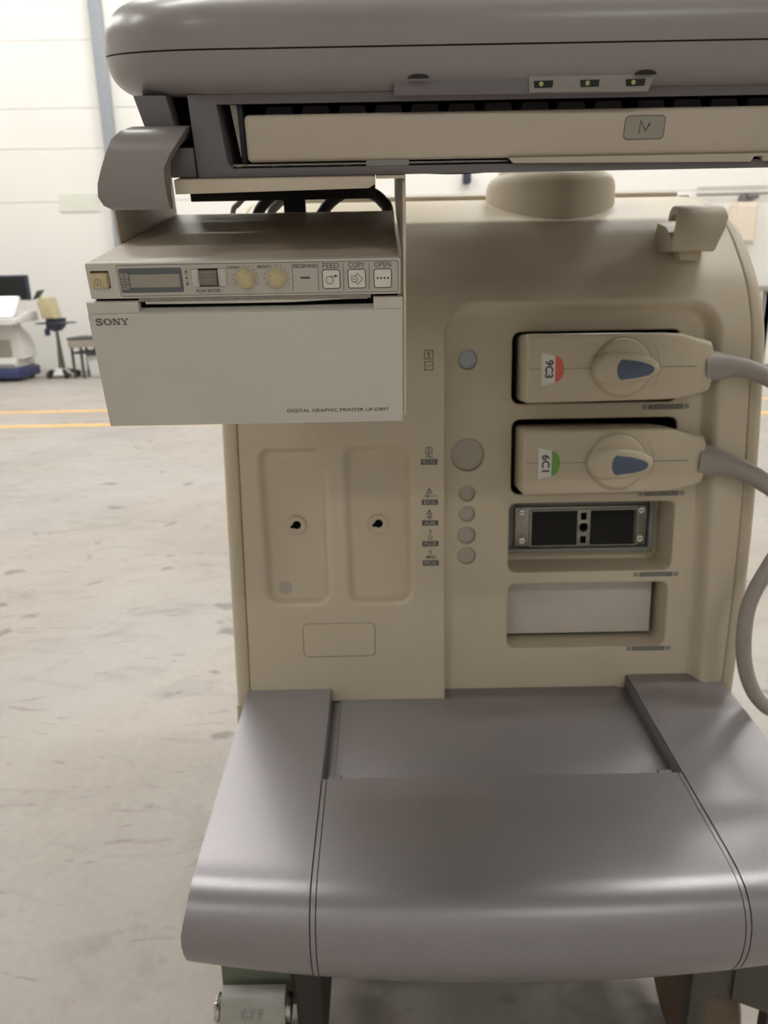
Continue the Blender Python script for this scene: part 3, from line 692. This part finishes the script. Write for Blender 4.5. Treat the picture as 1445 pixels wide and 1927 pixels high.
# ---- castors
def caster(px, flip):
    y0 = 548
    cm = MB().box(px - 8, px + 66, y0 + 22, y0 + 100, 120, 290, 4).prism([(y0 + 12, 168), (y0 + 12, 290), (y0 + 60, 290), (y0 + 70, 168)], 'x', px - 4, px + 62, 2) if not flip else MB().box(296, 400, y0 + 14, y0 + 100, 150, 290, 4)
    c = put('caster', cm, 'casterdark' if not flip else 'casterbrown', UM, FW)
    if flip: put('wheel', MB().lathe([(30, -24), (60, -24), (68, -18), (71, 0), (68, 18), (60, 24), (30, 24)], (328, y0 + 84, 71.5), 'x', 40), 'wheelbrown', c, FW)
    else:
        put('wheel', MB().lathe([(30, -19), (60, -19), (68, -14), (71, 0), (68, 14), (60, 19), (30, 19)], (px + 26, y0 + 74, 71.5), 'x', 40), 'rubber', c, FW)
        put('leg_post', MB().box(px + 68, px + 94, y0 - 4, y0 + 90, 80, 280, 4), 'rubber', c, FW)
    if not flip:
        pd = [(y0 + 8, 165), (y0 - 2, 165.6), (y0 - 6, 164), (y0 - 8.5, 161), (y0 - 20, 136), (y0 - 32, 110), (y0 - 30, 106), (y0 - 18, 130), (y0 - 7, 152), (y0 + 2, 158), (y0 + 8, 159)]
        rings = [[(px + 60 * (k / 6) - 2 + (3 * (164 - z) / 50) * (-1 if k < 3 else 1) * abs(k - 3) / 3 * .6, yy, z) for yy, z in pd] for k in range(7)]
        lab(put('brake_pedal', MB().loft(rings), 'caster', c, FW, angle=40), 'pale grey brake pedal embossed OFF')
        # OFF, raised slab-serif letters on the sloping face
        s_ = rad(-24.8); X0 = px + 17
        G = Matrix.Translation(Vector((X0 * .001, (y0 - 14.3) * .001, .149))) @ Matrix.Rotation(s_, 4, 'X') @ Matrix.Scale(.001, 4)
        tx = MB(); hh = 8.5
        tx.ribbon([(3.0 + 2.6 * cos(a * pi / 10), hh / 2 + (hh / 2 - .5) * sin(a * pi / 10)) for a in range(20)], 1.0, -.7, True)
        for x in (9.0, 16.4):
            tx.ribbon([(x, 0), (x, hh)], 1.3, -.7); tx.ribbon([(x - 1.4, hh - .3), (x + 4.6, hh - .3)], .7, -.7); tx.ribbon([(x, hh / 2), (x + 3, hh / 2)], .7, -.7)
            tx.ribbon([(x + 4.4, hh), (x + 4.4, hh - 2.2)], .6, -.7); tx.ribbon([(x + 3, hh / 2 + 1.2), (x + 3, hh / 2 - 1.2)], .6, -.7); tx.ribbon([(x - 1.6, .3), (x + 1.8, .3)], .7, -.7)
        bb = bmesh.new(); V = [bb.verts.new(v) for v in tx.v]
        for f in tx.f: bb.faces.new([V[q] for q in f])
        r = bmesh.ops.extrude_face_region(bb, geom=bb.faces[:])
        for v in r['geom']:
            if isinstance(v, bmesh.types.BMVert): v.co.y += 1.2
        put('lettering', MB().bm(bb), 'caster', c, G, smooth=False)
        for x, dr in ((px - 6, -1), (px + 61, 1)):
            put('pivot_bolt', MB().lathe([(3, -3), (12, -2.4), (13, 0), (12, 2.4), (3, 3)], (x, y0 - 1, 148), 'x', 28), 'chrome', c, FW)
        put('pivot_screw', MB().lathe([(3.5, 0), (3.2, -1.2), (.3, -1.6)], (px + 24, y0 + 12, 184), 'y', 14), 'metal', c, FW)
    else:
        put('fork', MB().prism([(281, 80), (281, 262), (400, 262), (400, 80), (357, 80), (357, 132), (352, 137), (306, 158), (299, 150), (296, 80)], 'y', y0 - 6, y0 + 10, 2), 'casterbrown', c, FW)
        put('fork_cover', MB().prism([(318, 262), (318, 156), (352, 140), (402, 132), (402, 262)], 'y', y0 - 10, y0 - 6.5, .8), 'casterbrown', c, FW)
caster(-160, False)
caster(302, True)

# ================================================================== printer bracket
BR = thing('printer_bracket', 'cream sheet metal bracket hanging the printer under the console', 'bracket', tuple(FA @ Vector((77, 90, -84))))
put('top_plate', MB().prism([(49, 36.3), (49, 30.2), (139.6, 31.4), (142.4, 33.0), (142.6, 36.3)], 'y', -.6, .8, .2).prism([(49, 36.4), (142, 36.4), (142, 35.4), (49, 35.4)], 'y', .2, 64).prism([(-2, 36.4), (157, 36.4), (157, 35.4), (-2, 35.4)], 'y', 62, 196), 'sheet', BR, FA)
put('side_plate', MB().prism([(62, -60), (62, 36), (196, 36), (196, -60)], 'x', -2.6, -1.2, .3), 'sheet', BR, FA)
put('side_plate', MB().prism([(-1.5, -81.5), (-1.5, 24), (3, 33), (8, 36), (196, 36), (196, 10), (150, 2), (30, -2), (14, -8), (12, -81.5)], 'x', 155.6, 157.0, .3).box(143, 157, 2, 30, 35.2, 36.4, .2), 'sheet', BR, FA)
put('hanger', MB().box(9, 142, 200, 206, 7, 36, .4).box(75.5, 91, 200, 206, -30, 8, .4), 'black', BR, FA)
put('fixing_bolt', MB().lathe([(2.4, -1.4), (2.4, 0), (2, 1.2)], (-.6, 178, 22), 'x', 14), 'chrome', BR, FA)

# ================================================================== printer
PR = thing('thermal_printer', 'cream paper printer hung in the bracket, with a small display and two knobs', 'printer', tuple(FA @ Vector((77, 90, -84.6))))
put('cover', MB().prism([(2.0, -1.2), (5.5, 0), (188, 0), (188, -84), (3.2, -84), (3.2, -1.2)], 'x', .4, 153.6, .8), 'prntop', PR, FA)
fb = [(x, z) for x, z in rrect(-.6, 154.4, -17.6, -.2, 1.0, 3)]
bz = MB()
PH = rrect(1.4, 10.6, -12.4, -3.8, .8, 3)
bz.poly(off(fb, -.6), 0, [PH]); bz.loft([[(q[0], yy, q[1]) for q in l] for l, yy in ((off(fb, -.6), 0), (off(fb, -.15), .2), (fb, .8), (fb, 5))], False, True)
bz.loft([[(q[0], yy, q[1]) for q in PH] for yy in (0, 4)], False, False)
bezel = put('front_bezel', bz, 'prn', PR, FA)
put('button_well', MB().box(.8, 11.2, 3.6, 4.2, -12.8, -3.2), 'pitch', bezel, FA, smooth=False)
pb = put('power_button', MB().loft([[(q[0], yy, q[1]) for q in rrect(a, b_, c, d, .6, 3)] for a, b_, c, d, yy in ((1.6, 10.0, -12.2, -4.8, 4), (1.5, 9.6, -12.2, -5.0, -.9), (1.9, 9.2, -11.9, -6.2, -1.5))]), 'yellowed', bezel, FA)
mk = MB(); mk.ring(4.9, -9.0, 1.55, .26, -1.6); mk.ribbon([(4.9, -8.0), (4.9, -10)], .3, -1.6); mk.text('ON', 6.7, 8.0, -11.4, -10.7, -1.6); mk.poly([(2.4, -10.8), (3.0, -11.1), (2.4, -11.5)], -1.6)
put('lettering', mk, 'inks', bezel, FA, smooth=False)
ct = put('control_panel', MB().prism(rrect(14.9, 153.0, -16.2, -1.5, .8, 3), 'y', -.35, .4, .15, 1), 'ctrl', PR, FA)
put('panel_joint', MB().ribbon(rrect(14.75, 153.15, -16.35, -1.35, .8, 3), .22, -.05, True), 'ink', ct, FA, smooth=False)
# display
put('display_frame', MB().prism(rrect(15.6, 46.6, -14.6, -2.9, .9, 3), 'y', -.6, .2, .1, 1), 'lcdf', ct, FA)
put('display_glass', MB().rect(20.6, 45.2, -12.1, -5.8, -.7), 'lcd', ct, FA, smooth=False)
mk = MB(); ml = MB()
for i, tx in enumerate(('S', 'HD', 'HG')):
    z = -6.35 - 2.75 * i; ml.poly(rrect(16.1, 20.0, z - 1.15, z + 1.15, .35, 2), -.72)
    wd = .7 if i == 0 else 1.5; mk.text(tx, 18.05 - wd, 18.05 + wd, z - .75, z + .75, -.8, bold=.0)
put('mode_tile', ml, 'labell', ct, FA, smooth=False)
# jog wheel between two ears
for a, b_ in ((51.4, 55.0), (64.2, 68.4)): put('wheel_guard', MB().prism(rrect(a, b_, -12.0, -3.8, .9, 3), 'y', -1.5, .2, .4), 'prn', ct, FA)
put('wheel_slot', MB().rect(54.6, 64.6, -12.2, -3.6, -.45), 'pitch', ct, FA, smooth=False)
wh = []
for k in range(48):
    an = 2 * pi * k / 48; r = 5.2 if k % 2 else 4.9; wh.append((1.6 + r * cos(an), -7.95 + r * .78 * sin(an)))
put('jog_wheel', MB().prism([(y_ - .4, z) for y_, z in wh], 'x', 55.2, 63.9, .15, 1), 'wheelg', ct, FA, angle=25)
# knobs with scale dots
for x in (77.7, 93.2):
    z = -8.7
    k = put('knob', MB().lathe([(4.9, 0), (4.85, -.8), (4.5, -1.0), (4.4, -2.6), (3.9, -3.0), (.2, -3.05)], (x, -.3, z), 'y', 36), 'yellowed', ct, FA)
    kk = MB()
    for q in range(18):
        an = rad(-120 + q * 18 - 90); kk.ribbon([(x + 2.6 * cos(an), z + 2.6 * sin(an)), (x + 3.9 * cos(an), z + 3.9 * sin(an))], .22, -3.38)
    put('knob_mark', kk, 'knobmark', k, FA, smooth=False)
    for q in range(11): 
        if q == 7: continue
        an = rad(-25 + q * 23); mk.disc(x + 6.1 * cos(an), z + 6.1 * sin(an), .26, -.5, 8)
# separators, buttons
for x in (101.1, 113.8, 126.3, 138.9): mk.ribbon([(x, -2.2), (x - .25, -15.2)], .22, -.5)
mk.poly(rrect(104.8, 109.6, -9.25, -8.35, .4, 3), -.5)
for x in (120.0, 132.7, 145.5):
    put('push_button', MB().prism(rrect(x - 4.1, x + 4.1, -14.0, -5.4, .9, 3), 'y', -.9, 0, .2, 1), 'button', ct, FA)
    mk.ribbon(rrect(x - 4.3, x + 4.3, -14.2, -5.2, 1.1, 3), .38, -.6, True)
yb = -1.0
mk.ring(119.2, -10.1, 1.75, .28, yb); mk.ribbon([(119.2, -8.35), (122.4, -8.2)], .28, yb); mk.poly([(123.6, -8.1), (121.7, -7.4), (121.8, -8.9)], yb)
mk.ribbon([(132.0, -8.2), (133.0, -7.1), (135.6, -9.6), (133.1, -12.3), (131.9, -11.2)], .26, yb); mk.ribbon([(130.2, -8.4), (132.4, -8.4), (132.4, -9.5), (133.2, -9.9), (132.4, -11.1), (130.2, -11.1)], .26, yb, True); mk.ribbon([(130.9, -9.8), (131.8, -9.8)], .4, yb)
for q in range(4): mk.disc(143.0 + q * 1.7, -9.5, .52, yb, 12)
tx = -.5
mk.text('PUSH ENTER', 52.8, 64.8, -15.0, -13.5, tx, bold=.012); mk.text('CONTR', 69.0, 74.6, -4.0, -2.6, tx, bold=.012); mk.text('BRIGHT', 84.0, 90.2, -3.9, -2.4, tx, bold=.012)
mk.text('RECEIVING', 101.8, 113.2, -4.1, -2.3, tx, bold=.012); mk.text('FEED', 116.1, 124.0, -4.4, -1.9, tx, bold=-.004); mk.text('COPY', 128.6, 136.8, -4.3, -1.9, tx, bold=-.004); mk.text('OPEN', 141.4, 149.6, -4.2, -1.8, tx, bold=-.004)
mk.disc(48.7, -7.9, .55, tx, 12)
for sg in (1, -1):
    mk.ribbon([(48.7, -7.9 + sg * 1.4), (48.7, -7.9 + sg * 3.4)], .25, tx); mk.ribbon([(48.1, -7.9 + sg * 2.4), (48.7, -7.9 + sg * 3.6), (49.3, -7.9 + sg * 2.4)], .25, tx)
put('lettering', mk, 'ink', ct, FA, smooth=False)
# paper slot, serrated tear bar and paper
put('slot_cavity', MB().box(1, 153, 3, 4, -24, -17), 'pitch', PR, FA, smooth=False)
def serr(x0, x1, z0, z1, y_, n, d):
    pts = [(x0, z1), (x1, z1)]; 
    for i in range(n + 1):
        x = x1 - (x1 - x0) * i / n; pts.append((x, z0(x) - (d if i % 2 else 0)))
    return MB().prism(pts, 'y', y_, y_ + .3)
put('tear_bar', serr(23.2, 139.4, lambda x: -18.9, -17.4, -.2, 180, .55), 'metal', PR, FA, smooth=False)
put('paper', serr(26.2, 137.8, lambda x: -20.3 + .9 * sstep(40, 60, x) * 0 - .3 * sin((x - 26) / 36) + .9 * sstep(95, 130, x), -17.6, .25, 150, .25), 'paper', PR, FA, smooth=False)
# door
dm = MB()
dm.prism([(-3.0, -18.8), (23.0, -18.8), (23.0, -24.0), (140.6, -24.0), (140.6, -18.8), (155.0, -18.8), (155.0, -24.6), (-3.0, -24.6)], 'y', -1.6, 3, .3, 1)
dm.prism(rrect(-3.0, 155.0, -84.6, -24.4, .6, 2), 'y', -2.6, 4, .5, 2)
dr = put('door', dm, 'prn', PR, FA)
put('slot_lip', MB().prism([(-1.6, -24.0), (3.4, -22.6), (3.4, -24.6), (-1.6, -24.6)], 'x', 23, 140.6), 'prn', dr, FA)
put('side_edge', MB().box(154.2, 155.4, -1.8, 6, -84, -19, .3), 'prn', dr, FA)
ly = -2.75; mk = MB()
# wide slab-serif maker's lettering
def serif_word(mk, x0, x1, z0, z1, y_):
    W_ = (x1 - x0); H = z1 - z0; k = W_ / 4.28
    st = .19 * k; th = .16 * H
    def R(a, b_, c, d): mk.rect(a, b_, c, d, y_)
    # S
    x = x0; c = Vector((x + .46 * k, 0)); pts = []
    for a in range(25, 266, 15): pts.append((c.x + .34 * k * cos(rad(a)), z0 + .735 * H + .215 * H * sin(rad(a))))
    for a in range(75, -156, -15): pts.append((c.x + .36 * k * cos(rad(a)), z0 + .275 * H + .225 * H * sin(rad(a))))
    mk.ribbon(pts, .2 * k, y_); R(x + .74 * k, x + .84 * k, z0 + .66 * H, z0 + H); R(x + .04 * k, x + .14 * k, z0, z0 + .36 * H)
    # O
    x = x0 + 1.0 * k; o = [(x + .56 * k + .55 * k * cos(a * pi / 16), z0 + H / 2 + .51 * H * sin(a * pi / 16)) for a in range(32)]; i_ = [(x + .56 * k + .31 * k * cos(a * pi / 16), z0 + H / 2 + .36 * H * sin(a * pi / 16)) for a in range(32)]
    mk.poly(o, y_, [i_])
    # N
    x = x0 + 2.2 * k
    R(x + .08 * k, x + .22 * k, z0, z1); R(x + .8 * k, x + .94 * k, z0, z1); R(x, x + .36 * k, z0, z0 + th); R(x, x + .3 * k, z1 - th, z1); R(x + .68 * k, x + 1.04 * k, z1 - th, z1)
    mk.poly([(x + .08 * k, z1), (x + .40 * k, z1), (x + .94 * k, z0), (x + .66 * k, z0)], y_)
    # Y
    x = x0 + 3.28 * k; m_ = x + .5 * k
    R(m_ - .11 * k, m_ + .11 * k, z0, z0 + .48 * H); R(m_ - .26 * k, m_ + .26 * k, z0, z0 + th); R(x - .02 * k, x + .38 * k, z1 - th, z1); R(x + .66 * k, x + 1.0 * k, z1 - th, z1)
    mk.poly([(x + .06 * k, z1), (x + .32 * k, z1), (m_ + .11 * k, z0 + .42 * H), (m_ - .11 * k, z0 + .42 * H)], y_); mk.poly([(x + .78 * k, z1), (x + .92 * k, z1), (m_ + .11 * k, z0 + .42 * H), (m_ - .03 * k, z0 + .42 * H)], y_)
serif_word(mk, .4, 17.0, -29.9, -26.6, ly)
put('lettering', mk, 'inks', dr, FA, smooth=False)
mk = MB(); mk.text('DIGITAL GRAPHIC PRINTER UP-D897', 93.2, 147.6, -78.4, -76.5, ly, bold=.004)
put('lettering', mk, 'ink', dr, FA, smooth=False)
put('rear_seat', MB().box(0, 154, 176, 186, -90, -84), 'prntop', PR, FA)

# ---- cables behind the printer
def cab(name, pts, r, m, label, fr=FA):
    return tag(put(name, MB().tube(pts, r, 12), m, None, fr), label, 'cable')
cab('power_cable', [(52, 225, -60), (49, 225, -20), (53, 226, -4), (61, 228, 5), (72, 230, 12), (90, 234, 17)], 4.2, 'cableb', 'black cable looping behind the printer left of the hanger')
cab('signal_cable', [(98, 232, -50), (97, 232, -16), (103, 232, -3), (112, 232, 5), (124, 232, 10), (138, 232, 8), (147, 230, 2), (151.5, 228, -8), (152, 226, -50)], 4.4, 'cableb', 'black cable arching behind the printer right of the hanger')
cab('data_cable', [(62, 238, -60), (60, 238, -12), (66, 239, 0), (80, 241, 8)], 3.4, 'cable', 'pale grey cable behind the printer beside the black loop')
cab('earth_cable', [(31, 225, -60), (33, 225, -8), (39, 226, 3), (52, 230, 12)], 2.0, 'cable', 'thin pale cable behind the printer near the left bracket plate')

# ================================================================== transducer connectors
def connector(dx, dz, word, colm, label, path, rads, tilt):
    T = FB @ Matrix.Translation(Vector((dx, 0, dz)))
    t = thing('transducer_connector', label, 'connector', tuple(T @ Vector((150, 20, -33))), None)
    def sec(x, y0, y1, z0, z1, r): return [(x, yy, zz) for yy, zz in rrect(y0, y1, z0, z1, r, 4)]
    body = MB().loft([sec(75.6, -17, 40, -27, 27, 3), sec(76, -20.5, 46, -30.5, 30.6, 4), sec(78, -22, 46, -32.4, 32.4, 4), sec(120, -22, 46, -32, 32.2, 4), sec(160, -22, 40, -31.6, 32, 4),
                      sec(205, -22, 30, -31.2, 31.4, 4), sec(222, -21.8, 24, -30.6, 30.4, 4), sec(236, -20, 18, -28, 26.5, 5), sec(247, -18, 15, -26, 24.5, 6), sec(253, -16.5, 13, -24.5, 22.5, 7), sec(256, -13, 10, -20, 18, 7)])
    o = put('housing', body, 'conn', t, T, angle=32)
    put('seam', MB().box(79, 90, -22.1, -21.6, -.45, .05).box(110, 138, -22.1, -21.6, -.35, .15).box(196, 236, -22.15, -21.6, -.3, .2), 'inks', t, T, smooth=False)
    put('slot_plug', MB().box(80, 225, 18, 52, -29, 29, 2), 'black', t, T)
    # locking dial
    cx, cz = 166.5, .3
    put('dial_ring', MB().lathe([(29.5, .6), (28.6, -1.0), (27.4, -.2)], (cx, -21.6, cz), 'y', 48), 'conn', t, T)
    d = put('dial', MB().lathe([(27, 0), (26.6, -3.2), (25, -5), (20, -6), (.4, -6.6)], (cx, -22, cz), 'y', 48), 'conn', t, T, angle=50)
    def tear(k, yy): 
        pts = []
        for a in range(90, 271, 15): pts.append((cx - 16 + 13.5 * k * cos(rad(a)), yy, cz - 1 + 15.5 * k * sin(rad(a))))
        for x, z in ((cx + 10, -13.6), (cx + 24, -10.6), (cx + 31, -6.8), (cx + 33.5, -1), (cx + 31.5, 5.2), (cx + 24, 10.2), (cx + 8, 14.0)): pts.append((cx + (x - cx) * k, yy, cz - 1 + (z + 0) * k))
        return pts
    put('dial_lever', MB().loft([tear(1.02, -24), tear(1.0, -28), tear(.95, -31.5), tear(.84, -33.6), tear(.6, -34.6)]), 'conn', d, T, angle=50)
    ins = [(cx - 3.0 + 5.6 * cos(rad(a)), cz - 2 + 9.6 * sin(rad(a))) for a in range(70, 291, 20)] + [(cx + 12, -9.4), (cx + 22, -7.0), (cx + 26, -3.6), (cx + 26, -.2), (cx + 22, 2.6), (cx + 10, 6.0)]
    lab(put('lever_insert', MB().prism(ins, 'y', -35.1, -33, .5), 'blue', d, T), 'slate blue lever insert')
    arc = [(cx + 5 + 30.5 * cos(rad(a)), cz + 30.5 * sin(rad(a))) for a in range(-38, 45, 6)]
    put('swing_mark', MB().ribbon(arc, .6, -22.08), 'labell', d, T, smooth=False)
    # name label: white tab with a coloured round end
    put('label_bed', MB().prism([(79.5, 26), (84, 21), (88, 17.5), (100, 16), (110, 5), (112, -1), (110, -7), (100, -17), (88, -18), (82, -22)], 'y', -22.06, -21.9), 'conn', t, T, smooth=False)
    e = [(103.0 + 8.4 * cos(rad(a)), 12.2 * sin(rad(a)) - .6) for a in range(-90, 91, 12)]
    nl = put('name_label', MB().prism([(103.0, 11.6), (89.8, 15.0), (90.4, -16.0), (103.0, -12.8)], 'y', -22.4, -22), 'paperl', t, T, smooth=False)
    lab(put('label_end', MB().prism(e, 'y', -22.4, -22), colm, t, T, smooth=False), 'red label end' if colm == 'red' else 'green label end')
    put('lettering', MB().text(word, 93.4, 101.4, -8.8, 8.0, -22.5, rot=True, bold=.03), 'ink', nl, T, smooth=False)
    put('strain_relief', MB().tube(path[:5], rads[:5], 18, 6), 'cable', t, FB)
    put('cable', MB().tube(path[4:], rads[4:], 14), 'cable', t, FB)
connector(0, 347.6, '9C3', 'red', 'beige probe connector with red label tab in the top slot', 
          [(250, -4, 346), (262, -6, 346.5), (277, -10, 346.5), (292, -14, 343), (308, -18, 335), (326, -22, 322), (346, -26, 296), (360, -30, 240), (372, -20, 160), (400, 10, 80), (440, 40, 20)],
          [17, 14.5, 10.5, 8.6, 8.2, 7.4, 7.2, 7.2, 7.2, 7.2, 7.2], 0)
connector(-.6, 257.6, '6C1', 'green', 'beige probe connector with green label tab in the second slot',
          [(250, -4, 255), (262, -6, 254), (280, -10, 250), (298, -16, 243), (316, -24, 231), (332, -32, 214), (334, -38, 188), (316, -40, 158), (299, -40, 119), (296, -40, 80), (301, -40, 46), (314, -40, 17), (334, -40, 0), (372, -36, -8), (420, -20, 20)],
          [17.5, 15.5, 11.5, 9.6, 9.2, 7.6, 7.4, 7.4, 7.4, 7.4, 7.4, 7.4, 7.4, 7.4, 7.4], 0)
